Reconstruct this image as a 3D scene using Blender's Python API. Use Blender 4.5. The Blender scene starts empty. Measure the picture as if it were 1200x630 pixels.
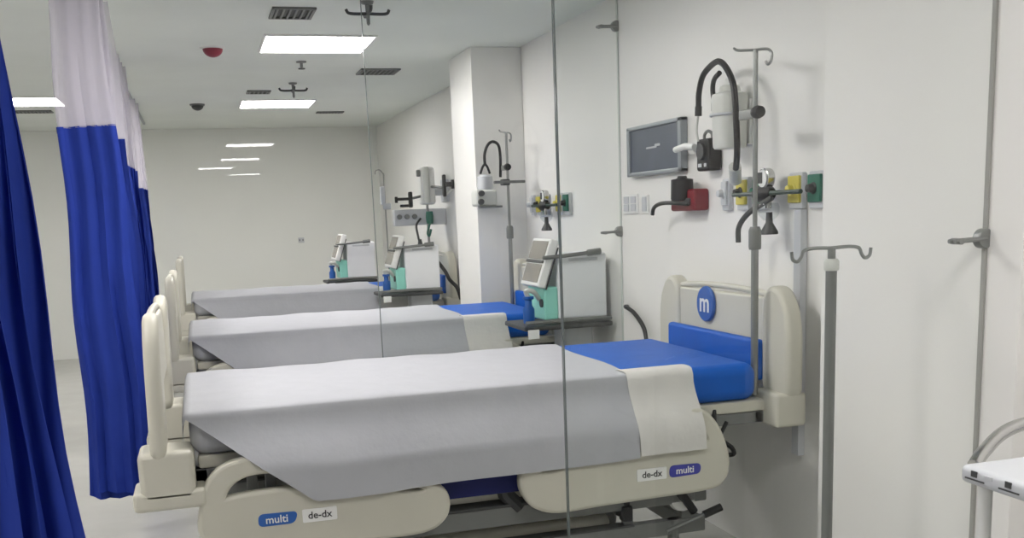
import bpy, bmesh, math, random
from mathutils import Vector, Matrix
random.seed(7)
sc = bpy.context.scene
COL = sc.collection
# ------------------------------------------------------------------ camera
F, CY = 1200.0, 473.0
yaw, pitch, roll = .287, .185, -.04
cam_d = bpy.data.cameras.new('camera'); cam = bpy.data.objects.new('camera', cam_d); COL.objects.link(cam)
right = Vector((math.cos(yaw), -math.sin(yaw), 0))
fwd = Vector((math.sin(yaw)*math.cos(pitch), math.cos(yaw)*math.cos(pitch), -math.sin(pitch)))
up = right.cross(fwd)
r2 = right*math.cos(roll) + up*math.sin(roll)
u2 = up*math.cos(roll) - right*math.sin(roll)
Mx = Matrix.Identity(4)
for i in range(3):
    Mx[i][0], Mx[i][1], Mx[i][2] = r2[i], u2[i], -fwd[i]
Mx.translation = Vector((-2.203, 0, 1.485))
cam.matrix_world = Mx
cam_d.sensor_fit = 'HORIZONTAL'; cam_d.sensor_width = 36; cam_d.lens = F/1200*36
cam_d.shift_y = (CY-315)/1200; cam_d.clip_start = .02
sc.camera = cam
# ------------------------------------------------------------------ world, exposure
w = bpy.data.worlds.new('world'); sc.world = w; w.use_nodes = True
w.node_tree.nodes['Background'].inputs[0].default_value = (.8, .85, .9, 1)
w.node_tree.nodes['Background'].inputs[1].default_value = .05
vs = sc.view_settings
vs.view_transform = 'Standard'; vs.look = 'None'; vs.gamma = 1; vs.use_curve_mapping = False
vs.exposure = 1.14
LAMP = 12.0          # emission of the ceiling panels
# ------------------------------------------------------------------ materials
def lin(c):
    return tuple((v/255/12.92 if v/255 <= .04045 else ((v/255+.055)/1.055)**2.4) for v in c) + (1,)
def mat(name, rgb, rough=.5, metal=0, spec=.5, noise=0, nscale=8, bump=0, bscale=60, coat=0):
    m = bpy.data.materials.new(name); m.use_nodes = True
    nt = m.node_tree; b = nt.nodes['Principled BSDF']
    b.inputs['Base Color'].default_value = lin(rgb); b.inputs['Roughness'].default_value = rough
    b.inputs['Metallic'].default_value = metal; b.inputs['Specular IOR Level'].default_value = spec
    b.inputs['Coat Weight'].default_value = coat
    tc = nt.nodes.new('ShaderNodeTexCoord')
    if noise:
        n = nt.nodes.new('ShaderNodeTexNoise'); n.inputs['Scale'].default_value = nscale; n.inputs['Detail'].default_value = 3
        nt.links.new(tc.outputs['Object'], n.inputs['Vector'])
        r = nt.nodes.new('ShaderNodeValToRGB')
        c = lin(rgb)
        r.color_ramp.elements[0].position = .3; r.color_ramp.elements[1].position = .7
        r.color_ramp.elements[0].color = tuple(v*(1-noise) for v in c[:3])+(1,)
        r.color_ramp.elements[1].color = tuple(min(1, v*(1+noise)) for v in c[:3])+(1,)
        nt.links.new(n.outputs['Fac'], r.inputs['Fac']); nt.links.new(r.outputs['Color'], b.inputs['Base Color'])
    if bump:
        n2 = nt.nodes.new('ShaderNodeTexNoise'); n2.inputs['Scale'].default_value = bscale; n2.inputs['Detail'].default_value = 2
        nt.links.new(tc.outputs['Object'], n2.inputs['Vector'])
        bp = nt.nodes.new('ShaderNodeBump'); bp.inputs['Strength'].default_value = bump; bp.inputs['Distance'].default_value = .01
        nt.links.new(n2.outputs['Fac'], bp.inputs['Height']); nt.links.new(bp.outputs['Normal'], b.inputs['Normal'])
    return m
def emit(name, rgb, s):
    m = bpy.data.materials.new(name); m.use_nodes = True; nt = m.node_tree; nt.nodes.clear()
    e = nt.nodes.new('ShaderNodeEmission'); o = nt.nodes.new('ShaderNodeOutputMaterial')
    e.inputs[0].default_value = lin(rgb); e.inputs[1].default_value = s
    nt.links.new(e.outputs[0], o.inputs[0]); return m
def glass_mat(name, tint):
    m = bpy.data.materials.new(name); m.use_nodes = True; nt = m.node_tree; nt.nodes.clear()
    o = nt.nodes.new('ShaderNodeOutputMaterial'); mx = nt.nodes.new('ShaderNodeMixShader')
    fr = nt.nodes.new('ShaderNodeFresnel'); fr.inputs[0].default_value = 1.45
    t = nt.nodes.new('ShaderNodeBsdfTransparent'); t.inputs[0].default_value = tint
    g = nt.nodes.new('ShaderNodeBsdfGlossy'); g.inputs['Roughness'].default_value = .01
    ge = nt.nodes.new('ShaderNodeNewGeometry'); sb = nt.nodes.new('ShaderNodeMath'); sb.operation = 'SUBTRACT'; sb.inputs[0].default_value = 1
    mu = nt.nodes.new('ShaderNodeMath'); mu.operation = 'MULTIPLY'       # reflect at the outer faces only, no total reflection inside the thin slab
    nt.links.new(ge.outputs['Backfacing'], sb.inputs[1]); nt.links.new(fr.outputs[0], mu.inputs[0]); nt.links.new(sb.outputs[0], mu.inputs[1])
    nt.links.new(mu.outputs[0], mx.inputs[0]); nt.links.new(t.outputs[0], mx.inputs[1]); nt.links.new(g.outputs[0], mx.inputs[2])
    nt.links.new(mx.outputs[0], o.inputs[0]); return m
def veil_mat(name, rgb, alpha):
    m = bpy.data.materials.new(name); m.use_nodes = True; nt = m.node_tree; nt.nodes.clear()
    o = nt.nodes.new('ShaderNodeOutputMaterial'); mx = nt.nodes.new('ShaderNodeMixShader'); mx.inputs[0].default_value = alpha
    t = nt.nodes.new('ShaderNodeBsdfTransparent'); d = nt.nodes.new('ShaderNodeBsdfDiffuse'); d.inputs[0].default_value = lin(rgb)
    tr = nt.nodes.new('ShaderNodeBsdfTranslucent'); tr.inputs[0].default_value = lin(rgb)
    m2 = nt.nodes.new('ShaderNodeMixShader'); m2.inputs[0].default_value = .5
    nt.links.new(d.outputs[0], m2.inputs[1]); nt.links.new(tr.outputs[0], m2.inputs[2])
    nt.links.new(t.outputs[0], mx.inputs[1]); nt.links.new(m2.outputs[0], mx.inputs[2]); nt.links.new(mx.outputs[0], o.inputs[0]); return m
M = dict(
    wall=mat('wall_paint', (236, 235, 231), .42, noise=.015, nscale=1.5),
    farwall=mat('glazed_wall', (236, 238, 232), .012, noise=.015, nscale=1.5),
    ceil=mat('ceiling_paint', (230, 235, 229), .7, noise=.02, nscale=2),
    floor=mat('vinyl_floor', (190, 190, 184), .25, noise=.03, nscale=5),
    cream=mat('cream_plastic', (198, 196, 182), .4, noise=.02, nscale=5),
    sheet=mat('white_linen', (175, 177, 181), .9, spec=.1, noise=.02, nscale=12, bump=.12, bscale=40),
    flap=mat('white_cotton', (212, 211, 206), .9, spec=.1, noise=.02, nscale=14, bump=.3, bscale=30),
    blue=mat('blue_vinyl', (16, 90, 184), .5, spec=.25, noise=.06, nscale=6, bump=.2, bscale=9),
    navy=mat('navy_fabric', (18, 28, 92), .7),
    curtain=mat('blue_curtain_cloth', (32, 54, 142), .75, spec=.2, noise=.08, nscale=5),
    net=veil_mat('white_curtain_mesh', (214, 211, 220), .5),
    steel=mat('brushed_steel', (150, 152, 150), .35, metal=.85),
    chrome=mat('chrome', (190, 190, 188), .18, metal=1),
    grey=mat('grey_metal', (120, 122, 120), .45, metal=.3),
    dgrey=mat('dark_grey_metal', (62, 64, 64), .5),
    black=mat('black_rubber', (18, 19, 20), .5),
    white=mat('white_plastic', (232, 233, 230), .35),
    ltgrey=mat('light_grey_plastic', (196, 199, 202), .45, noise=.02),
    shell=mat('pale_casing', (240, 242, 244), .45, noise=.01),
    teal=mat('teal_plastic', (150, 222, 206), .4),
    slate=mat('slate_screen', (84, 92, 106), .3, noise=.1, nscale=10),
    alu=mat('aluminium_frame', (150, 156, 160), .35, metal=.4),
    red=mat('red_plastic', (122, 18, 34), .4),
    maroon=mat('maroon_dome', (130, 40, 56), .35),
    yellow=mat('yellow_plastic', (206, 194, 84), .45),
    green=mat('green_plastic', (96, 150, 122), .45),
    dgreen=mat('dark_green_plastic', (28, 104, 84), .45),
    pipe=mat('dark_pipe', (44, 62, 54), .4),
    screen=mat('display_screen', (150, 146, 138), .25),
    badge=mat('badge_blue', (38, 92, 168), .4),
    violet=mat('badge_violet', (62, 66, 158), .4),
    clear=glass_mat('clear_plastic', (.9, .92, .92, 1)),
    frost=mat('frosted_plastic', (206, 208, 202), .3),
    glass=glass_mat('partition_glass', (.974, .983, .978, 1)),
    edge=mat('glass_edge', (92, 100, 98), .2),
    edge2=mat('pale_glass_edge', (104, 114, 110), .3),
    lamp=emit('lamp_diffuser', (255, 250, 249), LAMP),
    seal=mat('grey_sealant', (158, 158, 152), .6),
    seal2=mat('pale_sealant', (206, 212, 206), .6),
)
# ------------------------------------------------------------------ mesh builder
def smooth_poly(pts, n=6):
    out = []; N = len(pts)
    for i in range(N):
        p0, p1, p2, p3 = (Vector(pts[(i+k-1) % N]) for k in range(4))
        for s in range(n):
            t = s/n
            out.append(.5*((2*p1)+(-p0+p2)*t+(2*p0-5*p1+4*p2-p3)*t*t+(-p0+3*p1-3*p2+p3)*t**3))
    return [tuple(v) for v in out]
def spline(pts, n=8):
    P = [Vector(p) for p in pts]; P = [2*P[0]-P[1]] + P + [2*P[-1]-P[-2]]; out = []
    for i in range(1, len(P)-2):
        p0, p1, p2, p3 = P[i-1:i+3]
        for s in range(n):
            t = s/n
            out.append(.5*((2*p1)+(-p0+p2)*t+(2*p0-5*p1+4*p2-p3)*t*t+(-p0+3*p1-3*p2+p3)*t**3))
    out.append(P[-2]); return out
def round_poly(pts, r, n=5):
    out = []; N = len(pts)
    for i in range(N):
        a, b, c = Vector(pts[i-1]), Vector(pts[i]), Vector(pts[(i+1) % N])
        rr = min(r, (a-b).length*.48, (c-b).length*.48)
        p, q = b+(a-b).normalized()*rr, b+(c-b).normalized()*rr
        for k in range(n+1):
            t = k/n; out.append(tuple((1-t)**2*p+2*t*(1-t)*b+t*t*q))
    return out
def curve_mesh(cu):
    ob = bpy.data.objects.new('tmp', cu); COL.objects.link(ob)
    dg = bpy.context.evaluated_depsgraph_get()
    me = bpy.data.meshes.new_from_object(ob.evaluated_get(dg))
    bpy.data.objects.remove(ob); bpy.data.curves.remove(cu); return me
class MB:
    def __init__(self, o=(0, 0, 0)):
        self.bm = bmesh.new(); self.o = Vector(o); self.mi = 0; self.mats = []
    def m(self, key):
        if key not in self.mats: self.mats.append(key)
        self.mi = self.mats.index(key); return self
    def _tag(self, faces):
        for f in faces: f.material_index = self.mi
    def _merge(self, tmp, matx=None):
        me = bpy.data.meshes.new('t'); tmp.to_mesh(me); tmp.free()
        if matx is not None: me.transform(matx)
        n = len(self.bm.faces); self.bm.from_mesh(me); bpy.data.meshes.remove(me)
        self.bm.faces.ensure_lookup_table(); self._tag(self.bm.faces[n:]); return self
    def mesh(self, me, matx):
        me.transform(matx); n = len(self.bm.faces); self.bm.from_mesh(me); bpy.data.meshes.remove(me)
        self.bm.faces.ensure_lookup_table(); self._tag(self.bm.faces[n:]); return self
    def box(self, x0, x1, y0, y1, z0, z1, r=.004, seg=2, rot=None):
        t = bmesh.new(); bmesh.ops.create_cube(t, size=1)
        s = (abs(x1-x0), abs(y1-y0), abs(z1-z0))
        for v in t.verts: v.co = Vector((v.co.x*s[0], v.co.y*s[1], v.co.z*s[2]))
        r = min(r, min(s)*.45)
        if r > 0: bmesh.ops.bevel(t, geom=list(t.edges), offset=r, segments=seg, profile=.5, affect='EDGES')
        T = Matrix.Translation(((x0+x1)/2, (y0+y1)/2, (z0+z1)/2))
        if rot is not None: T = T @ rot
        return self._merge(t, T)
    def tube(self, pts, r, n=10, cap=True, r1=None):
        P = [Vector(p) for p in pts]; t = bmesh.new(); rings = []; prev = None
        for i, p in enumerate(P):
            d = ((P[i+1]-p) if i == 0 else (p-P[i-1]) if i == len(P)-1 else (P[i+1]-P[i-1])).normalized()
            if prev is None:
                a = Vector((0, 0, 1)) if abs(d.z) < .9 else Vector((1, 0, 0)); x = d.cross(a).normalized()
            else:
                x = (prev-d*prev.dot(d)).normalized()
            prev = x; y = d.cross(x)
            rr = r if r1 is None else r+(r1-r)*i/(len(P)-1)
            rings.append([t.verts.new(p+rr*(math.cos(k*2*math.pi/n)*x+math.sin(k*2*math.pi/n)*y)) for k in range(n)])
        for a, b in zip(rings, rings[1:]):
            for k in range(n): t.faces.new((a[k], a[(k+1) % n], b[(k+1) % n], b[k]))
        if cap: t.faces.new(rings[0][::-1]); t.faces.new(rings[-1])
        bmesh.ops.recalc_face_normals(t, faces=t.faces)
        return self._merge(t)
    def lathe(self, prof, c, axis='Z', n=24):
        t = bmesh.new(); rings = []
        for rad, h in prof:
            rings.append([t.verts.new((max(rad, 1e-4)*math.cos(k*2*math.pi/n), max(rad, 1e-4)*math.sin(k*2*math.pi/n), h)) for k in range(n)])
        for a, b in zip(rings, rings[1:]):
            for k in range(n): t.faces.new((a[k], a[(k+1) % n], b[(k+1) % n], b[k]))
        t.faces.new(rings[0][::-1]); t.faces.new(rings[-1])
        bmesh.ops.recalc_face_normals(t, faces=t.faces)
        R = {'Z': Matrix.Identity(4), 'X': Matrix.Rotation(math.pi/2, 4, 'Y'), 'Y': Matrix.Rotation(-math.pi/2, 4, 'X')}[axis]
        return self._merge(t, Matrix.Translation(c) @ R)
    def plate(self, outer, holes, th, mx, bevel=.004):
        cu = bpy.data.curves.new('c', 'CURVE'); cu.dimensions = '2D'; cu.fill_mode = 'BOTH'
        cu.extrude = max(th/2-bevel, .0005); cu.bevel_depth = bevel; cu.bevel_resolution = 2
        for lp in [outer]+list(holes):
            s = cu.splines.new('POLY'); s.points.add(len(lp)-1); s.use_cyclic_u = True
            for p, q in zip(s.points, lp): p.co = (q[0], q[1], 0, 1)
        return self.mesh(curve_mesh(cu), mx)
    def text(self, s, size, mx, ext=.0008):
        cu = bpy.data.curves.new('t', 'FONT'); cu.body = s; cu.size = size; cu.align_x = 'CENTER'; cu.align_y = 'CENTER'; cu.extrude = ext
        cu.resolution_u = 3; cu.offset = size*.012
        return self.mesh(curve_mesh(cu), mx)
    def quadgrid(self, grid, thick=0):
        t = bmesh.new(); V = [[t.verts.new(p) for p in row] for row in grid]
        for i in range(len(V)-1):
            for j in range(len(V[0])-1): t.faces.new((V[i][j], V[i+1][j], V[i+1][j+1], V[i][j+1]))
        if thick: 
            bmesh.ops.recalc_face_normals(t, faces=t.faces)
            bmesh.ops.solidify(t, geom=list(t.faces), thickness=thick)
        return self._merge(t)
    def build(self, name, parent=None, ang=35):
        for v in self.bm.verts: v.co -= self.o
        me = bpy.data.meshes.new(name); self.bm.to_mesh(me); self.bm.free()
        for k in self.mats: me.materials.append(M[k])
        for p in me.polygons: p.use_smooth = True
        me.set_sharp_from_angle(angle=math.radians(ang))
        ob = bpy.data.objects.new(name, me); COL.objects.link(ob)
        wn = ob.modifiers.new('weighted_normal', 'WEIGHTED_NORMAL'); wn.keep_sharp = True; wn.weight = 80
        if parent is not None: ob.parent = parent
        else: ob.location = self.o
        return ob
XZ = lambda y: Matrix(((1, 0, 0, 0), (0, 0, -1, y), (0, 1, 0, 0), (0, 0, 0, 1)))           # curve plane -> X,Z facing -Y
YZ = lambda x: Matrix(((0, 0, -1, x), (-1, 0, 0, 0), (0, 1, 0, 0), (0, 0, 0, 1)))          # u -> -Y, v -> Z, facing -X
def tag(o, label, cat, group=None):
    o['label'] = label; o['category'] = cat
    if group: o['group'] = group
    return o
def thing(name, loc, label, cat, group=None):
    o = bpy.data.objects.new(name, None); COL.objects.link(o); o.location = loc; o.empty_display_size = .1
    return tag(o, label, cat, group)
def struct(name, mb):
    o = mb.build(name); o['kind'] = 'structure'; return o
def copy_tree(o, parent=None):
    c = o.copy(); COL.objects.link(c); c.parent = parent
    for ch in list(o.children): copy_tree(ch, c)
    return c
def dup(o, d, label, group=None):
    c = copy_tree(o); c.location = Vector(o.location)+Vector(d); c['label'] = label
    if group: c['group'] = group
    return c
# ------------------------------------------------------------------ the room
ZC, YW = 2.579, 12.856
struct('floor', MB().m('floor').box(-5.6, .2, -5.2, YW+.2, -.1, 0, 0))
struct('ceiling', MB().m('ceil').box(-5.6, .2, -5.2, YW+.2, ZC, ZC+.1, 0))
struct('wall_right', MB().m('wall').box(0, .15, -5.2, YW+.2, 0, ZC, 0))
struct('wall_far', MB().m('farwall').box(-5.6, 0, YW, YW+.15, 0, ZC, 0))
struct('wall_left', MB().m('wall').box(-5.6, -5.4, -5.2, YW, 0, ZC, 0))
struct('wall_back', MB().m('wall').box(-5.4, 0, -5.2, -5.0, 0, ZC, 0))
struct('wall_column', MB().m('wall').box(-.356, 0, 6.912, 7.523, 0, ZC, .006))
struct('wall_pilaster', MB().m('wall').box(-.064, 0, 2.29, 3.24, 0, ZC, .006))

# ------------------------------------------------------------------ glass partitions
def partition(name_lbl, y, xw, edge, clamps):
    th = .012; x0, x1 = -1.344, xw-.004
    t = thing('glass_partition', (x1, y, 0), name_lbl, 'glass panel')
    MB(t.location).m('glass').box(x0, x1, y-th/2, y+th/2, .02, 2.57, 0).build('pane', t)
    MB(t.location).m(edge).box(x0-.003, x0, y-th/2-.001, y+th/2+.001, .02, 2.57, 0).build('polished_edge', t)
    MB(t.location).m('seal' if edge == 'edge' else 'seal2').box(x1-.003, x1+.003, y-th/2-.002, y+th/2+.002, .0, 2.575, 0).build('wall_seal', t)
    for z in clamps:
        c = MB(t.location).m('steel')
        c.lathe([(.004, -.015), (.025, -.015), (.028, -.011), (.028, .011), (.025, .015), (.004, .015)], (x1-.006, y, z), 'Y')
        c.tube([(x1-.112, y-.012, z-.004), (x1-.005, y-.012, z-.001)], .0065, 10)
        c.tube([(x1-.112, y+.012, z-.004), (x1-.005, y+.012, z-.001)], .0065, 10)
        c.lathe([(.003, -.02), (.009, -.02), (.009, .02), (.003, .02)], (x1-.095, y, z-.004), 'Y', 16)
        c.build('clamp', t)
    return t
partition('tall frameless glass partition nearest the viewer, in front of the first bed', 2.428, -.064, 'edge', (.35, 1.359, 2.45))
partition('tall frameless glass partition standing between the first and second beds', 5.229, 0, 'edge2', (.35, 1.359, 2.42))

# ------------------------------------------------------------------ ceiling lamps
def panel(x, y, lbl):
    t = thing('ceiling_light', (x, y, ZC), lbl, 'ceiling light', 'square ceiling light panels')
    f = MB(t.location).m('white')
    w, d = .326, .308
    for a in ((x-w-.015, x-w, y-d-.015, y+d+.015), (x+w, x+w+.015, y-d-.015, y+d+.015), (x-w, x+w, y-d-.015, y-d), (x-w, x+w, y+d, y+d+.015)):
        f.box(*a, ZC-.012, ZC+.002, .002)
    f.build('frame', t)
    MB(t.location).m('lamp').box(x-w, x+w, y-d, y+d, ZC-.008, ZC+.002, 0).build('diffuser', t)
panel(-1.382, 6.833, 'large bright ceiling light panel, nearest of those over the bed row')
panel(-1.382, 10.224, 'smaller looking ceiling light panel farther down the row over the beds')
panel(-1.75, 4.0, 'unseen fill light panel added above the first bed, over the top of the view')  # out of frame, added to brighten the top of the first bed
panel(-1.05, .95, 'unseen fill light panel added above the bay where the viewer stands')  # added fill, lifts the walls and faces turned towards the viewer
panel(-3.56, -.29, 'unseen light panel added over the aisle behind the viewer')  # unseen, carries the aisle row on for extra illumination
panel(-3.56, 9.89, 'ceiling light panel over the aisle, partly behind the nearest blue curtain')
panel(-3.56, 6.50, 'ceiling light panel over the aisle whose corner peeks past the nearest curtain')
panel(-3.56, 3.10, 'unseen light panel added over the aisle beside the first curtain')  # unseen extension of the aisle row, put in to light the ward

# ------------------------------------------------------------------ ceiling fittings
def vent(x0, x1, y0, y1, lbl):
    t = thing('air_vent', ((x0+x1)/2, (y0+y1)/2, ZC), lbl, 'vent', 'ceiling air vents')
    f = MB(t.location).m('grey')
    for a in ((x0, x0+.018, y0, y1), (x1-.018, x1, y0, y1), (x0, x1, y0, y0+.018), (x0, x1, y1-.018, y1)):
        f.box(*a, ZC-.012, ZC, .003)
    f.build('frame', t)
    MB(t.location).m('dgrey').box(x0+.01, x1-.01, y0+.01, y1-.01, ZC-.003, ZC, 0).build('backing', t)
    s = MB(t.location).m('grey'); n = max(4, int((x1-x0)/.035))
    for i in range(n):
        x = x0+.03+(x1-x0-.06)*i/(n-1)
        s.box(x-.006, x+.006, y0+.012, y1-.012, ZC-.012, ZC-.004, .001)
    s.build('louvre', t)
vent(-1.73, -1.50, 5.70, 5.99, 'square grey air vent in front of the largest ceiling light')
vent(-.93, -.63, 7.92, 8.21, 'grey slotted air vent right of the ceiling lights, nearer one')
vent(-1.70, -1.50, 9.21, 9.40, 'small grey air vent just in front of the farther ceiling light')
vent(-.92, -.64, 11.0, 11.13, 'thin grey air vent near the far wall, right of the lights')
vent(-3.75, -3.40, 10.62, 10.80, 'grey air vent over the aisle beyond the ceiling light')
def dome(x, y, r, key, base, lbl, name, cat):
    t = thing(name, (x, y, ZC), lbl, cat)
    MB(t.location).m(base).lathe([(.004, 0), (r*1.25, 0), (r*1.2, -.014), (.004, -.014)], (x, y, ZC)).build('base', t)
    MB(t.location).m(key).lathe([(r, -.014)]+[(r*math.cos(a), -.014-r*.8*math.sin(a)) for a in (.3, .6, .9, 1.2, 1.4)]+[(.003, -.014-r*.8)], (x, y, ZC)).build('dome', t)
dome(-2.01, 6.99, .062, 'maroon', 'white', 'dark red warning lamp dome on the ceiling left of the lights', 'alarm_lamp', 'alarm lamp')
dome(-2.102, 10.236, .055, 'dgrey', 'grey', 'small dark smoke detector on the ceiling near the far curtain', 'smoke_detector', 'smoke detector')
def cross(x, y, lbl):
    t = thing('drip_hanger', (x, y, ZC), lbl, 'ceiling hook', 'cross-shaped ceiling hangers')
    MB(t.location).m('grey').lathe([(.004, 0), (.035, 0), (.03, -.012), (.012, -.016), (.009, -.11), (.003, -.118)], (x, y, ZC), n=14).build('stem', t)
    for dx, dy in ((1, 0), (-1, 0), (0, 1), (0, -1)):
        pts = spline([(x, y, ZC-.06), (x+dx*.06, y+dy*.06, ZC-.062), (x+dx*.1, y+dy*.1, ZC-.058), (x+dx*.112, y+dy*.112, ZC-.04)], 4)
        MB(t.location).m('dgrey').tube(pts, .008, 8).build('arm', t)
cross(-1.262, 5.53, 'dark four-armed drip hanger at the top edge of the ceiling view')
cross(-1.361, 8.74, 'dark four-armed drip hanger just before the farther ceiling light')
t = thing('sprinkler', (-1.402, 7.593, ZC), 'tiny grey ceiling sprinkler just beyond the largest light', 'sprinkler')
MB(t.location).m('grey').lathe([(.004, 0), (.036, 0), (.034, -.008), (.01, -.01), (.01, -.04), (.004, -.042)], t.location, n=14).build('body', t)
MB(t.location).m('dgrey').lathe([(.003, -.046), (.024, -.046), (.024, -.052), (.003, -.052)], t.location, n=14).build('deflector', t)
tr = MB((-2.65, 6, ZC)).m('alu').box(-2.662, -2.638, 1.0, 12.0, ZC-.02, ZC, .003)
tag(tr.build('curtain_track'), 'slim aluminium curtain track fixed along the ceiling', 'curtain track')

# ------------------------------------------------------------------ curtains
def curtain(y0, y1, xc, at, ab, ztop, zbot, folds, lbl, seed, step=0, xb=0):
    rnd = random.Random(seed)
    t = thing('hospital_curtain', (xc, (y0+y1)/2, 0), lbl, 'curtain', 'blue bay curtains')
    N = folds*44
    ph = [rnd.uniform(.8, 1.15) for _ in range(folds+3)]
    def row(z):
        k = max(0, min(1, (ztop+.6-z)/(ztop+.6-zbot))); amp = at+(ab-at)*k; out = []
        for i in range(N+1):
            s = i/N; a = s*folds*2*math.pi+math.pi/2+.0
            f = math.sin(a); f = math.copysign(abs(f)**.75, f)*(ph[int(s*folds)]+(ph[int(s*folds)+1]-ph[int(s*folds)])*(s*folds-int(s*folds)))
            out.append((xc+xb*k+amp*f+.008*math.sin(7*z+9*s+seed), y0+(y1-y0)*s+.022*math.sin(2*a)+.01*math.sin(3*z+seed)+(.008+.012*k)*math.sin(amp*f*95+seed+.6*math.sin(2*z)), z))
        return out
    def grid(z0, z1, n, saw=0):
        g = [row(z0+(z1-z0)*j/n) for j in range(n+1)]
        if saw:
            g[0] = [(p[0], p[1], p[2]+saw*(.5-.5*math.cos(i/N*folds*2*math.pi+1))) for i, p in enumerate(g[0])]
        return g
    MB(t.location).m('curtain').quadgrid(grid(zbot, ztop, 16, step), .003).build('cloth', t, 60)
    MB(t.location).m('net').quadgrid(grid(ztop, ZC-.03, 6)).build('mesh_top', t, 60)
    h = MB(t.location).m('curtain')
    for z in (ztop,):
        a, b = row(z-.02), row(z+.006)
        h.quadgrid([[(p[0], p[1], p[2]) for p in a], [(p[0], p[1], p[2]) for p in b]], .004)
    h.build('hem_band', t, 60)
    for i in range(folds*2):
        p = row(ZC-.03)[int((i+.5)/(folds*2)*N)]
        MB(t.location).m('grey').tube([(p[0], p[1], ZC-.035), (xc+(p[0]-xc)*.1, p[1], ZC-.018)], .003, 6).build('hook', t)
curtain(1.15, 2.27, -2.607, .055, .15, 1.86, .2, 5, 'long blue curtain nearest the viewer at the left edge', 1)
curtain(4.72, 5.5, -2.61, .09, .135, 1.906, .27, 4, 'blue curtain with white mesh top just beyond the nearest footboard', 2, .05)
curtain(7.1, 7.8, -2.64, .065, .09, 1.866, .30, 4, 'blue curtain with mesh top seen second behind the foremost bed', 3)
curtain(9.5, 10.2, -2.665, .06, .08, 1.806, .30, 4, 'farthest blue curtain, narrowest strip by the back wall', 4)

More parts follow.
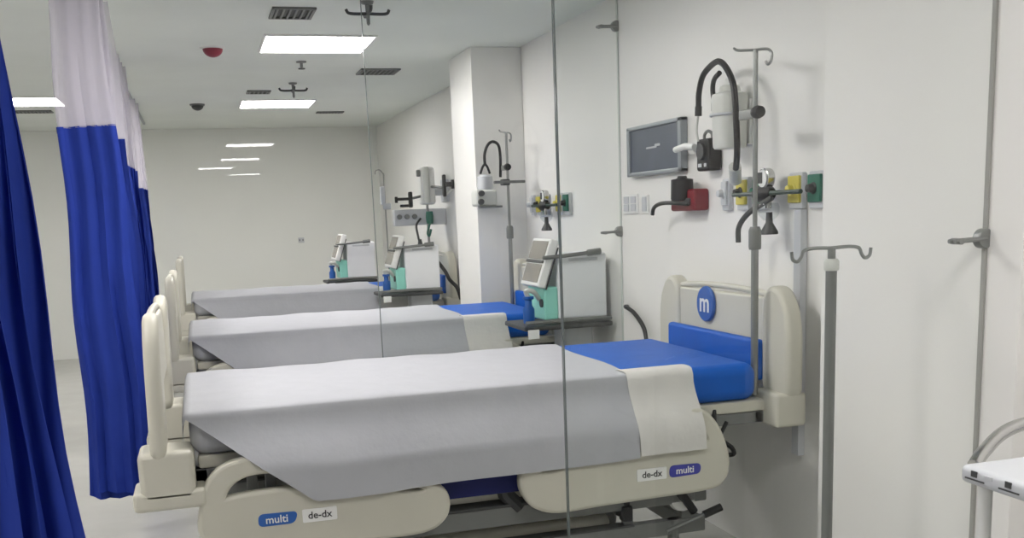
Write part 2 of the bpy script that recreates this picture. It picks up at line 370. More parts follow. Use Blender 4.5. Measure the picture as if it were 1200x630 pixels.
# ------------------------------------------------------------------ beds
def make_bed():
    B = (-1.24, 3.878, 0)
    t = thing('hospital_bed', B, 'cream hospital bed nearest the viewer, large blue round badge on its headboard', 'hospital bed', 'cream hospital beds')
    nb = lambda: MB(B)
    # head and foot boards
    def board(name, x, s, top, lean):
        p = nb().m('cream')
        bd = p  # panel
        p.box(x-.018, x+.018, 3.50, 4.26, .93, top-.03, .012, 3)
        bo = p.build(name, t)
        for sgn in (0, 1):
            ym = lambda y: y if sgn == 0 else 7.756-y
            out = [(3.335, .77), (3.335, top-.16), (3.355, top-.07), (3.40, top-.01), (3.45, top), (3.49, top-.03), (3.495, top-.1), (3.49, .77)]
            out = round_poly([(-ym(a), b) for a, b in out], .03)
            m = YZ(x); post = nb().m('cream').plate(out, [], .05 if s < 0 else .07, m, .02)
            for v in post.bm.verts: v.co.x += lean*(v.co.z-.77)
            post.build('post', bo)
            y0, y1 = sorted((ym(3.325), ym(3.50)))
            bl = nb().m('cream')
            if s < 0: bl.box(x-.065, x+.105, y0, y1, .62, .785, .02, 3); bl.box(x-.09, x+.135, y0, y1, .595, .66, .015, 3)
            else: bl.box(x-.075, x+.055, y0, y1, .645, .775, .015, 3)
            bl.build('bumper', bo)
        gr = nb().m('cream').tube(spline([(x, 3.46, top-.03), (x, 3.6, top-.015), (x, 3.88, top-.008), (x, 4.16, top-.015), (x, 4.30, top-.03)], 6), .013, 12)
        gr.build('grab_rail', bo)
        return bo
    hb = board('headboard', -.115, 1, 1.155, 0)
    fb = board('footboard', -2.385, -1, 1.20, .03)
    bd = nb().m('badge'); c = (-.142, 3.977, 1.065)
    bd.m('badge').lathe([(.003, -.008), (.072, -.008), (.076, -.003), (.076, .006), (.003, .006)], c, 'X', 40)
    bd.m('white').text('m', .12, YZ(-.1515) @ Matrix.Translation((-3.977, 1.068, 0)))
    bd.build('badge', hb)['label'] = 'round blue badge with a white letter m'
    nb().m('blue').box(-.178, -.138, 3.50, 4.29, .80, .962, .015, 3).build('headboard_pad', t)['label'] = 'blue padded lower headboard panel'
    # side rails, lowered
    OF = [(-2.272, .50), (-2.262, .60), (-2.235, .672), (-2.18, .715), (-2.09, .728), (-1.95, .715), (-1.75, .665), (-1.60, .615), (-1.50, .57), (-1.468, .52), (-1.485, .46), (-1.56, .425), (-1.75, .425), (-2.0, .43), (-2.2, .435)]
    HF = [[(-2.205, .605), (-2.185, .655), (-2.12, .69), (-2.0, .69), (-1.88, .668), (-1.81, .635), (-1.84, .61), (-2.0, .615), (-2.15, .61)],
          [(-1.66, .575), (-1.645, .598), (-1.56, .588), (-1.53, .565), (-1.57, .555)]]
    OH = [(-1.19, .545), (-1.175, .595), (-1.10, .63), (-.9, .665), (-.7, .70), (-.56, .735), (-.495, .735), (-.44, .68), (-.405, .60), (-.393, .53), (-.41, .478), (-.47, .452), (-.7, .445), (-.9, .44), (-1.06, .435), (-1.14, .46), (-1.175, .50)]
    HH = [[(-1.13, .572), (-1.11, .60), (-1.0, .612), (-.985, .597), (-1.06, .572)],
          [(-.56, .64), (-.545, .695), (-.515, .70), (-.475, .655), (-.468, .625), (-.51, .615)]]
    def rail(o, hs, y, sgn):
        p = nb().m('cream').plate(smooth_poly(o, 5), [smooth_poly(h, 4) for h in hs], .045, XZ(y), .014)
        r = p.build('side_rail', t)
        return r
    for y, near in ((3.352, True), (4.404, False)):
        rf = rail(OF, HF, y, near); rh = rail(OH, HH, y, near)
        f = -1 if near else 1
        yy = y+f*.0235
        def face(x, z, dz=0):
            m = XZ(yy+f*dz) @ Matrix.Translation((x, z, 0))
            if not near: m = m @ Matrix.Rotation(math.pi, 4, 'Y')
            return m
        g = nb().m('badge').plate(round_poly([(-.065, -.019), (.052, -.019), (.064, .019), (-.062, .022)], .018), [], .004, face(-2.035, .526), .001)
        g.m('white').text('multi', .036, face(-2.04, .526, .0026))
        g.m('white').plate(round_poly([(-.056, -.022), (.056, -.022), (.056, .022), (-.056, .022)], .004), [], .003, face(-1.90, .525), .0008)
        g.m('dgrey').text('de-dx', .034, face(-1.90, .525, .0022))
        g.build('badge', rf)['label'] = 'blue and white maker badge'
        g = nb().m('white').plate(round_poly([(-.058, -.022), (.058, -.022), (.058, .022), (-.058, .022)], .004), [], .003, face(-.70, .527), .0008)
        g.m('dgrey').text('de-dx', .034, face(-.70, .527, .0022))
        g.m('violet').plate(round_poly([(-.062, -.022), (.062, -.018), (.065, .019), (-.060, .022)], .018), [], .004, face(-.568, .528), .001)
        g.m('white').text('multi', .036, face(-.568, .528, .0026))
        g.build('badge', rh)['label'] = 'white and violet maker badge'
        yi = 3.41 if near else 4.346
        for rr, xs in ((rf, (-2.105, -2.045, -1.66)), (rh, (-1.05, -.62))):
            a = nb().m('grey')
            for x in xs: a.box(x-.018, x+.018, yi-.012, yi+.012, .50, .71, .005)
            a.box(min(xs)-.03, max(xs)+.03, yi-.02, yi+.02, .48, .51, .005)
            a.build('support_arm', rr)
    # deck
    d = nb().m('grey')
    for y in (3.42, 4.30): d.box(-2.29, -.19, y, y+.04, .655, .70, .006)
    for x in (-2.29, -1.6, -.95, -.23): d.box(x, x+.05, 3.42, 4.34, .655, .70, .006)
    fr = d.build('deck_frame', t)
    nb().m('cream').box(-2.27, -.17, 3.415, 4.341, .70, .745, .01, 2).build('deck_panel', t)
    nb().m('navy').box(-1.52, -.98, 3.40, 3.425, .50, .60, .008).build('deck_skirt', t)
    # base
    b = nb().m('grey')
    for y in (3.44, 4.24):
        b.box(-2.2, -.42, y, y+.07, .365, .44, .008)
        b.m('dgrey').box(-2.2, -.76, y-.006, y+.076, .436, .448, .003); b.m('grey')
        b.box(-2.15, -.42, y+.012, y+.058, .24, .30, .008)
        b.m('dgrey').box(-2.15, -.72, y+.006, y+.064, .295, .303, .003); b.m('grey')
        for x in (-2.1, -1.75, -.74, -.5): b.box(x-.02, x+.02, y+.02, y+.05, .29, .38, .004)
    for x in (-2.15, -.52): b.box(x, x+.08, 3.46, 4.29, .25, .31, .008)
    base = b.build('base_frame', t)
    b = nb().m('cream').box(-2.1, -.78, 3.53, 4.22, .20, .33, .03, 3); b.build('base_cover', t)
    for x in (-1.9, -.75):
        l = nb().m('dgrey')
        for y in (3.56, 4.16): l.tube([(x, y, .34), (x+.28, y, .67)], .024, 10)
        l.tube([(x, 3.52, .34), (x, 4.2, .34)], .02, 10); l.tube([(x+.28, 3.52, .67), (x+.28, 4.2, .67)], .02, 10)
        l.build('lift_arm', t)
    nb().m('dgrey').tube([(-1.235, 3.46, .55), (-1.22, 3.46, .48), (-1.17, 3.46, .425)], .03, 10).build('rail_hinge', t)
    j = nb().m('black').box(-.775, -.735, 3.425, 3.47, .325, .385, .006).box(-.765, -.745, 3.43, 3.46, .385, .43, .004)
    j.build('pivot_block', t)
    l = nb().m('grey').tube([(-.60, 3.42, .27), (-.45, 3.40, .325)], .009, 8)
    l.m('black').tube([(-.455, 3.40, .323), (-.385, 3.392, .348)], .015, 10)
    l.build('brake_lever', t)['label'] = 'grey lever with a black grip'
    l = nb().m('black').tube(spline([(-.62, 3.45, .42), (-.57, 3.43, .435), (-.53, 3.43, .40), (-.50, 3.43, .36), (-.48, 3.43, .33)], 5), .016, 8)
    l.tube(spline([(-.57, 3.43, .435), (-.52, 3.43, .45), (-.49, 3.43, .44)], 4), .013, 8)
    l.m('white').lathe([(.004, -.02), (.05, -.02), (.055, 0), (.05, .02), (.004, .02)], (-.52, 3.46, .385), 'Y', 20)
    l.build('actuator_linkage', t)
    l = nb().m('black').tube(spline([(-.40, 3.42, .72), (-.41, 3.39, .66), (-.385, 3.38, .61), (-.345, 3.38, .575), (-.335, 3.40, .545), (-.40, 3.44, .55)], 6), .009, 8)
    l.tube([(-.395, 3.39, .62), (-.365, 3.385, .68)], .008, 8)
    l.build('hanging_cable', t)
    for x in (-2.08, -.55):
        for y in (3.47, 4.28):
            c = nb().m('grey').lathe([(.004, .30), (.022, .30), (.022, .17), (.03, .165), (.03, .15), (.004, .15)], (x, y, 0), n=16)
            c.m('white').box(x-.03, x+.03, y-.034, y+.034, .10, .165, .02, 3)
            cs = c.build('caster', t)
            nb().m('dgrey').lathe([(.01, -.024), (.06, -.024), (.072, -.012), (.072, .012), (.06, .024), (.01, .024)], (x+.02, y, .072), 'Y', 24).build('wheel', cs)
    # mattress (lies on the bed)
    m = MB((-1.24, 3.878, .745)).m('blue').box(-2.285, -.218, 3.407, 4.349, .746, .888, .045, 5)
    for v in m.bm.verts:
        if v.co.x > -.95: v.co.z += 0
    m = m.build('mattress', None, 60); tag(m, 'blue vinyl mattress on the nearest bed, bare at the head end', 'mattress', 'blue bed mattresses')
    # sheet
    so = (-1.24, 3.878, .889)
    st = thing('bed_sheet', so, 'long white sheet draped over the nearest bed, corner hanging to a point', 'sheet', 'white bed sheets')
    rnd = random.Random(5)
    ztop = .893
    xf = -2.295
    def wr(x, y): return .0022*math.sin(9*x+5*y)+.0016*math.sin(23*x-7*y)
    def zb(x):
        if x < -1.91: return .87-(x-xf)/(xf+1.91)*-1*(.87-.577)
        return .577+(x+1.91)/1.4*.025
    prof_n = 18
    cols = []; NX = 90
    for i in range(NX+1):
        u = i/NX; row = []
        xa = xf+u*(-.735-xf)
        # far hang
        for k in range(6):
            z = .70+(ztop-.02-.70)*k/5; row.append((xf+u*(-.70-xf), 4.362+.004*math.sin(12*xa), z))
        row.append((xf+u*(-.70-xf), 4.352, ztop-.006))
        for k in range(15):
            s = k/14; y = 4.335-s*(4.335-3.43); xe = -.705-.05*s-.015*math.sin(s*6)
            x = xf+u*(xe-xf); row.append((x, y, ztop+wr(x, y)))
        x = xf+u*(-.755-xf)
        row.append((x, 3.404, ztop-.002)); row.append((x, 3.394, ztop-.010))
        zbo = zb(x); z0 = ztop-.018
        for k in range(1, prof_n+1):
            z = z0+(min(zbo, z0-.002)-z0)*k/prof_n
            fl = max(0, min(1, (z0-z)/.20)); fl = fl*fl*(3-2*fl)
            y = 3.392-.085*fl-.004*math.sin(x*13+z*9)*fl-.006*math.exp(-((z-.70)/.012)**2)*(.5+.5*math.sin(x*3))
            row.append((x, y, z+.003*math.sin(x*8)*(k/prof_n)))
        cols.append(row)
    first = [(p[0]-.012, p[1], p[2]-.02) for p in cols[0]]; f2 = [(p[0]-.014, p[1], max(p[2]-.07, min(p[2], .75))) for p in cols[0]]
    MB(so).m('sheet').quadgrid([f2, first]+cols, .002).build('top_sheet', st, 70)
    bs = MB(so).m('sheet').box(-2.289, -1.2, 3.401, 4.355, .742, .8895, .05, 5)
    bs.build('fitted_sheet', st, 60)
    g = []
    for i in range(15):
        x = -.765+(.262)*i/14; row = []
        for y, z in ((3.50, ztop+.001), (3.46, ztop+.006), (3.42, ztop+.006), (3.398, ztop+.001), (3.386, ztop-.02)):
            row.append((x+(.0 if y < 3.45 else -.004*(y-3.45)), y, z))
        for k in range(1, 13):
            z = ztop-.025+(.606-(ztop-.025))*k/12; fl = max(0, min(1, (.863-z)/.2)); fl = fl*fl*(3-2*fl)
            row.append((x+.001*k, 3.384-.085*fl-.003*math.sin(x*40), z))
        g.append(row)
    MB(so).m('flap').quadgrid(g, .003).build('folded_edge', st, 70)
    return t, m, st
bed, mattress, sheet = make_bed()
for d, lb, lm, ls in (((-.0, 2.412, 0), 'cream hospital bed in the middle, right behind the nearest one', 'blue mattress on the middle bed, bare head end beside the ventilator', 'white sheet draped over the middle bed'),
                      ((-.0, 5.378, 0), 'cream hospital bed farthest away, beside the back wall', 'blue mattress under the sheet of the farthest bed', 'white sheet draped over the farthest bed')):
    dup(bed, d, lb); dup(mattress, d, lm); dup(sheet, d, ls)

# ------------------------------------------------------------------ infusion poles
def iv_pole_on_bed(x, y, zt, lbl):
    t = thing('infusion_pole', (x, y, .75), lbl, 'IV pole', 'infusion poles fixed to the beds')
    MB(t.location).m('steel').tube([(x, y, .755), (x, y, 1.33)], .014, 12).build('lower_tube', t)
    MB(t.location).m('steel').tube([(x, y, 1.33), (x, y, zt)], .009, 12).build('upper_tube', t)
    MB(t.location).m('grey').lathe([(.004, 0), (.022, 0), (.024, .01), (.024, .07), (.018, .085), (.004, .085)], (x, y, 1.31), n=18).build('sleeve', t)
    k = MB(t.location).m('steel').box(x-.015, x+.015, y-.015, y+.10, zt-.24, zt-.205, .005)
    k.m('black').lathe([(.004, -.02), (.02, -.02), (.024, 0), (.02, .02), (.004, .02)], (x-.01, y-.035, zt-.222), 'Y', 16)
    k.build('clamp', t)
    h = MB(t.location).m('steel')
    h.tube(spline([(x, y, zt), (x, y-.05, zt-.004), (x, y-.09, zt-.012), (x, y-.112, zt-.03), (x, y-.105, zt-.055), (x, y-.085, zt-.062), (x, y-.07, zt-.05)], 5), .005, 8)
    h.tube(spline([(x, y, zt), (x, y+.06, zt+.008), (x, y+.13, zt+.018), (x, y+.16, zt+.03)], 5), .005, 8)
    h.build('hook_arm', t)
    return t
iv_pole_on_bed(-.198, 3.475, 2.03, 'slim steel infusion pole rising from the head of the nearest bed')
iv_pole_on_bed(-.198, 6.68, 2.00, 'slim steel infusion pole rising beside the square wall column')
t = thing('infusion_stand', (-.372, 2.72, 0), 'free-standing steel infusion stand with two hooks, in front of the white wall', 'IV stand')
x, y = -.372, 2.72
MB(t.location).m('grey').tube([(x, y, .08), (x, y, 1.29)], .017, 16).build('lower_pole', t)
MB(t.location).m('steel').tube([(x, y, 1.29), (x, y, 1.34)], .012, 14).build('upper_pole', t)
MB(t.location).m('frost').lathe([(.004, 0), (.021, 0), (.023, .006), (.023, .028), (.018, .036), (.004, .036)], (x, y, 1.272), n=18).build('collar', t)
for s in (1, -1):
    MB(t.location).m('steel').tube(spline([(x, y, 1.34), (x+s*.06, y, 1.342), (x+s*.095, y, 1.336), (x+s*.105, y, 1.318), (x+s*.118, y, 1.305), (x+s*.134, y, 1.312), (x+s*.138, y, 1.335)], 6), .0055, 10).build('hook', t)
for k in range(5):
    a = k*2*math.pi/5+.3; e = (x+.25*math.cos(a), y+.25*math.sin(a), .07)
    lg = MB(t.location).m('grey').tube([(x, y, .11), (x+.08*math.cos(a), y+.08*math.sin(a), .105), e], .014, 10).build('leg', t)
    MB(t.location).m('dgrey').lathe([(.006, -.012), (.024, -.012), (.027, 0), (.024, .012), (.006, .012)], (e[0], e[1], .0275), 'X', 16).build('wheel', lg)

# ------------------------------------------------------------------ wall equipment
def gas_outlet(y0, y1, z0, z1, key, knob, lbl, name='gas_outlet'):
    t = thing(name, (0, (y0+y1)/2, z0), lbl, 'gas outlet', 'gas outlets on the head walls')
    yc, zc = (y0+y1)/2, (z0+z1)/2
    MB(t.location).m('ltgrey').box(-.022, 0, y0-.004, y1+.004, z0, z1, .006).build('housing', t)
    MB(t.location).m(key).box(-.034, -.018, y0+.004, y1-.004, z0+.022, z1-.012, .005).build('cover_plate', t)
    MB(t.location).m(knob).lathe([(.003, -.062), (.014, -.06), (.016, -.05), (.016, -.04), (.022, -.036), (.022, -.03), (.003, -.03)], (0, yc, zc+.005), 'X', 18).build('socket', t)
    return t
def gas_set(dy, n, dx=0):
    g = []
    for y0, y1, key, knob, cn in ((4.00, 4.055, 'ltgrey', 'ltgrey', 'pale grey'), (3.84, 3.925, 'yellow', 'black', 'yellow'), (3.705, 3.79, 'green', 'dgreen', 'soft green'), (3.44, 3.525, 'yellow', 'yellow', 'second yellow'), (3.30, 3.39, 'dgreen', 'black', 'dark green')):
        pos = {'pale grey': 'leftmost of its row', 'yellow': 'under the black hose end', 'soft green': 'beside the pole', 'second yellow': 'right of the round gauge', 'dark green': 'rightmost of its row'}[cn]
        bay = ('above the nearest bed', 'above the middle bed', 'above the farthest bed')[n]
        if n and cn in ('yellow', 'soft green'): pos = 'left of the gauge'
        t = gas_outlet(y0+dy, y1+dy, 1.455, 1.59, key, knob, f'{cn} gas outlet {bay}, {pos}')
    t = thing('suction_regulator', (-.07, 3.62+dy, 1.5), 'black suction regulator with round gauge and green pipe ' + ('above the nearest bed', 'above the middle bed', 'above the farthest bed')[n], 'regulator', 'suction regulators')
    o = t.location
    MB(o).m('pipe').tube([(-.076, 3.86+dy, 1.518), (-.076, 3.36+dy, 1.518)], .009, 10).build('manifold_pipe', t)
    b = MB(o).m('black').lathe([(.004, -.065), (.018, -.065), (.028, -.05), (.032, -.02), (.032, .03), (.024, .05), (.012, .06), (.004, .06)], (-.07, 3.635+dy, 1.516), 'Y', 20); b.build('body', t)
    gz = MB(o).m('chrome').lathe([(.004, 0), (.038, 0), (.04, -.006), (.04, -.03), (.034, -.034)], (-.055, 3.61+dy, 1.574), 'X', 28); gz.lathe([(.004, 0), (.009, 0), (.009, .05), (.004, .05)], (-.07, 3.61+dy, 1.51), n=10)
    ga = gz.build('gauge', t)
    MB(o).m('white').lathe([(.003, -.0345), (.033, -.0345), (.033, -.036), (.003, -.036)], (-.055, 3.61+dy, 1.574), 'X', 24).m('dgrey').box(-.093, -.0905, 3.606+dy, 3.64+dy, 1.556, 1.598, .001).build('dial', ga)
    MB(o).m('clear').lathe([(.004, .045), (.035, .045), (.042, .03), (.04, 0), (.02, -.02), (.004, -.02)], (-.075, 3.585+dy, 1.435), n=20).build('bowl', t)
    MB(o).m('dgrey').lathe([(.004, .04), (.012, .04), (.014, .0), (.034, -.035), (.034, -.045), (.004, -.045)], (-.075, 3.58+dy, 1.405), n=20).build('nozzle', t)
    MB(o).m('chrome').tube([(-.075, 3.585+dy, 1.50), (-.075, 3.585+dy, 1.46)], .012, 10).build('stem', t)
    if n == 0:
        MB(o).m('dgrey').tube(spline([(-.075, 3.56, 1.50), (-.10, 3.60, 1.475), (-.13, 3.65, 1.44), (-.14, 3.70, 1.39), (-.14, 3.705, 1.33)], 6), .011, 10).build('hose', t)
gas_set(0, 0)
gas_set(2.69, 1)
c = MB((-.012, 3.455, 0)).m('ltgrey').box(-.03, -.001, 3.43, 3.48, .5, 1.452, .004)
tag(c.build('conduit'), 'narrow grey conduit running down the wall below the second yellow outlet', 'conduit')
# grey board
t = thing('display_board', (-.02, 4.75, 1.765), 'grey framed display board on the wall above the nearest bed', 'display board')
o = t.location; y0, y1, z0, z1 = 4.42, 5.05, 1.638, 1.885
f = MB(o).m('alu')
for a in ((y0, y0+.035, z0, z1), (y1-.035, y1, z0, z1), (y0, y1, z0, z0+.02), (y0, y1, z1-.02, z1)): f.box(-.04, -.002, *a, .005)
f.build('frame', t)
MB(o).m('slate').box(-.03, -.002, y0+.02, y1-.02, z0+.012, z1-.012, .002).build('panel', t)
MB(o).m('ltgrey').box(-.0325, -.0295, 4.70, 4.82, 1.765, 1.774, .001).box(-.0325, -.0295, 4.66, 4.72, 1.772, 1.784, .001).build('mark', t)
a = thing('support_bracket', (0, 4.30, 1.74), 'small white bracket arm on the wall between board and black box', 'bracket')
MB(a.location).m('white').lathe([(.004, 0), (.03, 0), (.028, -.012), (.012, -.02), (.012, -.08), (.004, -.085)], (0, 4.32, 1.74), 'X', 16).build('mount', a)
MB(a.location).m('white').tube([(-.075, 4.40, 1.735), (-.075, 4.30, 1.745), (-.075, 4.21, 1.735)], .014, 10).build('arm', a)
# switches
def switch(y0, y1, z0, z1, lbl, n):
    t = thing('switch_plate', (0, (y0+y1)/2, z0), lbl, 'switch')
    MB(t.location).m('white').box(-.012, 0, y0, y1, z0, z1, .003).build('cover_plate', t)
    for i in range(n):
        c = y0+(y1-y0)*(i+.5)/n; w = (y1-y0)/n*.36
        for zc in (z0+(z1-z0)*.3, z0+(z1-z0)*.7): MB(t.location).m('ltgrey').box(-.017, -.01, c-w, c+w, zc-.018, zc+.018, .002).build('rocker', t)
switch(4.99, 5.17, 1.452, 1.553, 'white double switch plate beside the second glass partition', 2)
switch(4.86, 4.93, 1.452, 1.545, 'single white switch plate left of the red box', 1)
t = thing('socket_plate', (-.96, YW, 1.2), 'small white socket plate low on the far wall', 'socket')
MB(t.location).m('ltgrey').box(-1.04, -.97, YW-.012, YW, 1.22, 1.28, .003).build('cover_plate', t)
MB(t.location).m('dgrey').box(-1.03, -1.02, YW-.015, YW-.01, 1.24, 1.26, .001).box(-.99, -.98, YW-.015, YW-.01, 1.24, 1.26, .001).build('slot', t)
# red suction jar holder with black regulator
t = thing('suction_unit', (0, 4.3, 1.45), 'dark red wall unit with black knob and curved black hook below the display board', 'suction unit')
o = t.location
MB(o).m('red').box(-.075, 0, 4.215, 4.46, 1.458, 1.555, .012, 3).build('housing', t)
MB(o).m('black').lathe([(.004, .1), (.02, .1), (.024, .09), (.05, .085), (.052, .0), (.046, -.01), (.004, -.01)], (-.075, 4.335, 1.515), n=24).build('knob', t)
MB(o).m('black').tube(spline([(-.082, 4.26, 1.49), (-.11, 4.32, 1.495), (-.11, 4.44, 1.498), (-.11, 4.52, 1.492), (-.11, 4.57, 1.475), (-.11, 4.585, 1.445)], 6), .0095, 10).build('hook', t)
MB(o).m('dgrey').box(-.084, -.07, 4.25, 4.31, 1.485, 1.515, .004).build('label_strip', t)
# black gauge box
t = thing('pressure_gauge', (0, 4.12, 1.62), 'black boxy pressure gauge on the wall left of the white canister', 'gauge')
o = t.location
MB(o).m('black').box(-.07, -.002, 4.09, 4.205, 1.628, 1.765, .012, 3).build('housing', t)
MB(o).m('dgrey').lathe([(.003, -.012), (.034, -.012), (.036, 0), (.003, 0)], (-.07, 4.148, 1.71), 'X', 24).build('dial', t)
MB(o).m('grey').tube(spline([(-.04, 4.185, 1.762), (-.04, 4.18, 1.785), (-.04, 4.15, 1.797), (-.04, 4.115, 1.785), (-.04, 4.11, 1.762)], 5), .007, 8).build('handle', t)
MB(o).m('ltgrey').box(-.074, -.069, 4.105, 4.125, 1.645, 1.66, .001).box(-.074, -.069, 4.15, 4.18, 1.645, 1.66, .001).build('button', t)
# canister
t = thing('suction_canister', (0, 3.89, 1.70), 'tall pale canister on the wall under the arched black hoses', 'canister')
o = t.location
MB(o).m('frost').lathe([(.004, 0), (.062, 0), (.068, .01), (.074, .20), (.07, .215), (.045, .225), (.04, .245), (.03, .25), (.004, .25)], (-.085, 3.875, 1.705), n=32).build('jar', t)
MB(o).m('white').box(-.02, -.001, 3.83, 4.08, 1.72, 1.90, .006).build('back_plate', t)
MB(o).m('white').lathe([(.004, 0), (.02, 0), (.022, .02), (.014, .03), (.004, .03)], (-.085, 3.875, 1.953), n=18).build('cap', t)
MB(o).m('ltgrey').tube([(-.085+.077*math.cos(a), 3.875+.077*math.sin(a), 1.84) for a in [k*math.pi/12 for k in range(25)]], .006, 6, False).build('strap', t)
# hoses
def hose(pts, r, lbl, name='breathing_hose', key='black', tip=None):
    t = thing(name, pts[-1], lbl, 'hose')
    MB(t.location).m(key).tube(spline(pts, 8), r, 10).build('tube', t)
    if tip:
        for p, q, rr, k in tip: MB(t.location).m(k).tube([p, q], rr, 12).build('end_fitting', t)
    return t
hose([(-.09, 4.14, 1.90), (-.10, 4.115, 1.955), (-.11, 4.06, 2.015), (-.12, 3.965, 2.045), (-.14, 3.86, 2.045), (-.152, 3.775, 2.005), (-.155, 3.715, 1.93), (-.155, 3.695, 1.80), (-.14, 3.715, 1.68), (-.09, 3.82, 1.60)], .0125,
     'thick black hose arching over the pale canister down to the yellow outlet', tip=[((-.09, 4.14, 1.90), (-.09, 4.143, 1.86), .015, 'black'), ((-.105, 3.795, 1.63), (-.07, 3.855, 1.575), .026, 'frost')])
hose([(-.10, 3.975, 1.89), (-.105, 3.982, 1.95), (-.105, 3.968, 1.99), (-.10, 3.93, 2.012)], .0105, 'short black hose inside the arch, dropping onto the canister top', tip=[((-.10, 3.975, 1.90), (-.10, 3.975, 1.865), .014, 'black')])
hose([(-.09, 4.143, 1.865), (-.09, 4.16, 1.80), (-.085, 4.155, 1.755)], .005, 'thin pale tube joining the hose end to the black gauge', 'thin_tube', 'frost')
# power cord
hose([(-.004, 5.16, .955), (-.06, 5.05, .965), (-.07, 4.92, .945), (-.07, 4.80, .88), (-.08, 4.74, .80), (-.10, 4.68, .68)], .011, 'black power cord curving from the wall down behind the nearest bed', 'power_cord')

# ------------------------------------------------------------------ ventilators
def make_ventilator():
    O = (-.19, 5.54, 0)
    t = thing('ventilator', O, 'largest looking ventilator with teal front and twin screens, beside the head of the middle bed', 'ventilator', 'ventilators beside the beds')
    nb = lambda: MB(O)
    MB(O).m('shell').box(-.325, -.035, 5.37, 5.68, .885, 1.245, .015, 3).build('cabinet', t)
    MB(O).m('ltgrey').box(-.26, -.09, 5.366, 5.372, 1.205, 1.222, .002).build('maker_strip', t)
    MB(O).m('teal').box(-.405, -.325, 5.375, 5.675, .885, 1.07, .012, 3).build('front_panel', t)
    R = Matrix.Rotation(math.radians(19), 4, 'Y')
    d = MB(O).m('white').box(-.405, -.355, 5.36, 5.685, 1.06, 1.335, .012, 3, R)
    dsp = d.build('display', t)
    for zc, nm in ((.068, 'upper'), (-.062, 'lower')):
        m = MB((0, 0, 0)).m('screen').box(-.003, .003, -.135, .135, -.052, .052, .002)
        T = Matrix.Translation((-.38, 5.5225, 1.1975)) @ R @ Matrix.Translation((-.0262, 0, zc))
        for v in m.bm.verts: v.co = T @ v.co
        m.o = Vector(O); m.build('screen', dsp)
    s = MB((0, 0, 0)).m('dgrey').box(-.006, .006, -.145, .145, -.008, .008, .003)
    T = Matrix.Translation((-.38, 5.5225, 1.1975)) @ R @ Matrix.Translation((-.028, 0, .003))
    for v in s.bm.verts: v.co = T @ v.co
    s.o = Vector(O); s.build('button_strip', dsp)
    s = MB((0, 0, 0)).m('dgrey').box(-.004, .004, -.004, .004, -.12, .12, .002)
    T = Matrix.Translation((-.38, 5.5225, 1.1975)) @ R @ Matrix.Translation((.026, -.164, -.02))
    for v in s.bm.verts: v.co = T @ v.co
    s.o = Vector(O); s.build('bezel_trim', dsp)
    a = MB(O).m('grey').tube([(-.42, 5.345, 1.232), (-.30, 5.335, 1.238), (-.10, 5.335, 1.252)], .011, 10)
    a.tube([(-.16, 5.335, 1.248), (-.085, 5.335, 1.254)], .018, 12); a.build('handle_bar', t)
    MB(O).m('dgrey').box(-.55, -.03, 5.30, 5.69, .84, .868, .01, 2).build('shelf', t)
    MB(O).m('grey').tube([(-.54, 5.305, .885), (-.30, 5.295, .89), (-.04, 5.305, .885)], .012, 10).build('shelf_rail', t)
    b = MB(O).m('badge').lathe([(.004, 0), (.03, 0), (.032, .01), (.032, .08), (.02, .1), (.02, .13), (.03, .135), (.03, .15), (.004, .15)], (-.475, 5.45, .87), n=18); b.build('filter_bottle', t)['label'] = 'blue filter bottle'
    b = MB(O).m('frost').tube(spline([(-.41, 5.45, 1.0), (-.45, 5.43, 1.045), (-.49, 5.44, 1.05), (-.475, 5.45, 1.01)], 5), .014, 10)
    b.m('dgrey').lathe([(.004, 0), (.022, 0), (.024, .012), (.022, .03), (.004, .03)], (-.415, 5.42, .98), 'X', 14); b.build('valve', t)
    MB(O).m('white').box(-.535, -.47, 5.285, 5.292, .80, .85, .003).build('paper_tag', t)
    MB(O).m('ltgrey').box(-.27, -.09, 5.45, 5.64, .26, .84, .02, 3).build('pedestal', t)
    bs = MB(O).m('grey')
    for y in (5.35, 5.65): bs.box(-.50, -.05, y-.025, y+.025, .10, .15, .012, 2)
    bs.box(-.28, -.08, 5.34, 5.67, .12, .27, .02, 3); bs.build('base', t)
    for x in (-.46, -.09):
        for y in (5.35, 5.65):
            MB(O).m('dgrey').lathe([(.008, -.018), (.045, -.018), (.05, -.008), (.05, .008), (.045, .018), (.008, .018)], (x, y, .052), 'Y', 20).build('caster', t)
    return t
vt = make_ventilator()
dup(vt, (-.27, 3.02, -.0), 'grey ventilator with teal front, standing left of the wall column behind the middle bed')
dup(vt, (-.45, 5.18, 0), 'ventilator farthest away, pale and small, near the back wall')
hose([(-.295, 8.50, 1.10), (-.25, 8.44, 1.02), (-.22, 8.42, .95), (-.16, 8.42, .88), (-.13, 8.42, .78)], .016, 'black hose curving down behind the ventilator left of the column')

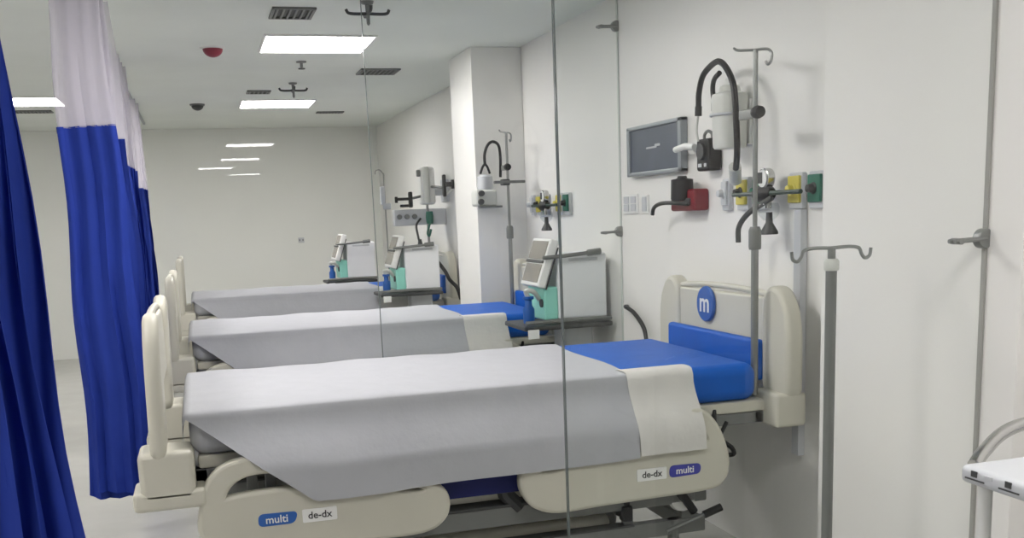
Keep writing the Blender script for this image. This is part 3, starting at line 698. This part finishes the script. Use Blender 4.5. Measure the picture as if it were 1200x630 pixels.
# ------------------------------------------------------------------ equipment on the column and in the far bay
t = thing('pump_monitor', (-.32, 6.80, 1.53), 'small pale device with dark knobs hung on the square wall column', 'medical device')
o = t.location
MB(o).m('frost').box(-.40, -.25, 6.76, 6.905, 1.53, 1.64, .02, 3).build('housing', t)
MB(o).m('ltgrey').lathe([(.004, 0), (.05, 0), (.055, .01), (.05, .085), (.03, .10), (.004, .10)], (-.315, 6.83, 1.64), n=22).build('jar', t)
for x, z in ((-.37, 1.56), (-.365, 1.615)): MB(o).m('dgrey').lathe([(.003, -.03), (.018, -.03), (.02, -.02), (.02, 0), (.003, 0)], (x, 6.76, z), 'Y', 16).build('knob', t)
MB(o).m('grey').box(-.38, -.22, 6.75, 6.80, 1.518, 1.532, .004).build('tray', t)
t = hose([(-.31, 6.83, 1.80), (-.31, 6.83, 1.87), (-.29, 6.82, 1.93), (-.25, 6.83, 1.955), (-.21, 6.83, 1.93), (-.20, 6.83, 1.85), (-.205, 6.83, 1.72)], .0095, 'thin black hose looped in an arch on the column, forked at its end')
for x in (-.345, -.278): MB(t.location).m('black').tube(spline([(-.31, 6.83, 1.81), ((x-.31)/2, 6.83, 1.79), (x, 6.83, 1.745)], 4), .008, 8).build('fork_end', t)
t = thing('pole_shelf', (-.2, 6.64, 1.68), 'narrow grey bar clamped across the pole by the column', 'clamp bar')
MB(t.location).m('grey').box(-.31, -.10, 6.60, 6.645, 1.672, 1.69, .005).build('bar', t)
MB(t.location).m('dgrey').box(-.25, -.20, 6.62, 6.69, 1.66, 1.70, .006).build('clamp', t)

Y3 = 9.3
t = thing('infusion_pump_column', (-.33, Y3, 1.2), 'tall white pump column with dark side clamps above the farthest bed', 'medical device')
o = t.location
MB(o).m('white').box(-.245, -.11, 9.25, 9.40, 1.58, 1.915, .03, 3).build('housing', t)
MB(o).m('frost').lathe([(.004, 0), (.03, 0), (.032, .30), (.022, .32), (.004, .32)], (-.20, 9.235, 1.595), n=18).build('tube_holder', t)
MB(o).m('ltgrey').box(-.11, -.002, 9.29, 9.36, 1.66, 1.72, .006).box(-.02, -.002, 9.2, 9.45, 1.60, 1.80, .005).build('wall_mount', t)
c = MB(o).m('black').box(-.36, -.325, 9.25, 9.30, 1.56, 1.70, .01).box(-.47, -.34, 9.26, 9.29, 1.625, 1.65, .006).box(-.44, -.34, 9.26, 9.29, 1.565, 1.59, .006).box(-.485, -.46, 9.26, 9.29, 1.605, 1.66, .006)
c.m('grey').tube([(-.335, 9.28, 1.64), (-.23, 9.30, 1.66)], .012, 8); c.build('side_clamp', t)
c = MB(o).m('black').box(-.115, -.085, 8.93, 8.98, 1.64, 1.83, .01).box(-.10, -.02, 8.94, 8.97, 1.725, 1.765, .006).box(-.035, -.015, 8.93, 8.98, 1.705, 1.785, .006)
c.m('frost').tube([(-.10, 8.955, 1.65), (-.03, 8.955, 1.70)], .012, 8); c.m('grey').tube([(-.11, 8.96, 1.72), (-.15, 9.28, 1.74)], .012, 8); c.build('side_clamp', t)
MB(o).m('grey').box(-.275, -.24, 9.26, 9.30, 1.83, 1.89, .008).build('knob', t)
MB(o).m('steel').tube([(-.18, 9.33, 1.2), (-.18, 9.33, 1.60)], .012, 10).build('pole', t)
t = thing('outlet_console', (-.3, 9.33, 1.46), 'long grey outlet console with hanging green hoses under the white pump column', 'outlet console')
o = t.location
MB(o).m('ltgrey').box(-.485, -.002, 9.34, 9.44, 1.40, 1.545, .01).build('housing', t)
for x in (-.44, -.37, -.30): MB(o).m('grey').lathe([(.003, -.02), (.022, -.02), (.024, 0), (.003, 0)], (x, 9.34, 1.48), 'Y', 14).build('socket', t)
MB(o).m('dgreen').lathe([(.004, -.06), (.03, -.06), (.036, 0), (.03, .05), (.004, .05)], (-.17, 9.30, 1.47), n=16).build('regulator', t)
h = MB(o).m('dgreen').tube(spline([(-.17, 9.29, 1.42), (-.20, 9.28, 1.33), (-.185, 9.28, 1.30), (-.165, 9.28, 1.36)], 5), .010, 8)
h.m('dgrey').tube(spline([(-.25, 9.32, 1.46), (-.30, 9.28, 1.40), (-.29, 9.28, 1.30), (-.275, 9.28, 1.23)], 5), .010, 8)
h.lathe([(.004, .05), (.014, .05), (.024, 0), (.004, 0)], (-.275, 9.28, 1.225), n=12); h.build('hose', t)
t = thing('call_handset', (-.45, 9.98, 0), 'slim pale handset on a thin pole left of the white pump column', 'handset')
MB(t.location).m('ltgrey').box(-.50, -.455, 9.93, 9.97, 1.60, 1.775, .012).box(-.48, -.40, 9.93, 9.97, 1.555, 1.615, .012).build('handset', t)
MB(t.location).m('steel').tube([(-.45, 9.98, .0), (-.45, 9.98, 1.90)], .007, 8).build('pole', t)
MB(t.location).m('grey').lathe([(.004, 0), (.16, 0), (.155, .02), (.02, .03), (.004, .03)], (-.45, 9.98, 0), n=24).build('base', t)
MB(t.location).m('steel').tube(spline([(-.45, 9.98, 1.89), (-.485, 9.98, 1.93), (-.525, 9.98, 1.92), (-.53, 9.98, 1.89)], 4), .005, 8).build('hook', t)

# ------------------------------------------------------------------ trolley at the right edge
O = (-.55, 1.38, 0)
t = thing('medical_trolley', O, 'white medical trolley with chrome handle at the right edge', 'trolley')
nb = lambda: MB(O)
tp = nb().m('ltgrey').box(-.785, -.30, 1.10, 1.655, .918, .955, .012, 3)
tp.build('tray_top', t)
k = nb().m('dgrey')
for y in (1.615, 1.525):
    k.box(-.7865, -.7845, y-.010, y+.006, .937, .949, 0).box(-.7865, -.7845, y-.03, y+.022, .930, .933, 0)
k.m('ltgrey').box(-.7865, -.7845, 1.565, 1.585, .940, .947, 0)
k.build('printed_marks', t)
nb().m('chrome').tube(spline([(-.745, 1.66, .945), (-.70, 1.685, .965), (-.62, 1.72, .99), (-.54, 1.735, 1.0), (-.46, 1.735, .992), (-.38, 1.71, .985), (-.34, 1.64, .95)], 8), .014, 14).build('push_handle', t)
nb().m('grey').box(-.70, -.34, 1.14, 1.56, .14, .918, .015, 3).build('cabinet', t)
for i in range(4):
    dr = nb().m('ltgrey').box(-.712, -.70, 1.16, 1.54, .18+i*.18, .345+i*.18, .006).build('drawer', t)
    nb().m('chrome').tube(spline([(-.712, 1.26, .27+i*.18), (-.735, 1.28, .27+i*.18), (-.735, 1.42, .27+i*.18), (-.712, 1.44, .27+i*.18)], 4), .005, 8).build('pull', dr)
for x in (-.78, -.31):
    nb().m('white').tube([(x+.03, 1.62, .10), (x+.03, 1.62, .925)], .014, 12).build('upright', t)
    nb().m('white').tube([(x+.03, 1.13, .10), (x+.03, 1.13, .925)], .014, 12).build('upright', t)
nb().m('grey').box(-.765, -.265, 1.11, 1.64, .085, .14, .012).build('base', t)
for x in (-.71, -.33):
    for y in (1.17, 1.58): nb().m('dgrey').lathe([(.008, -.016), (.038, -.016), (.043, -.008), (.043, .008), (.038, .016), (.008, .016)], (x, y, .044), 'Y', 18).build('caster', t)
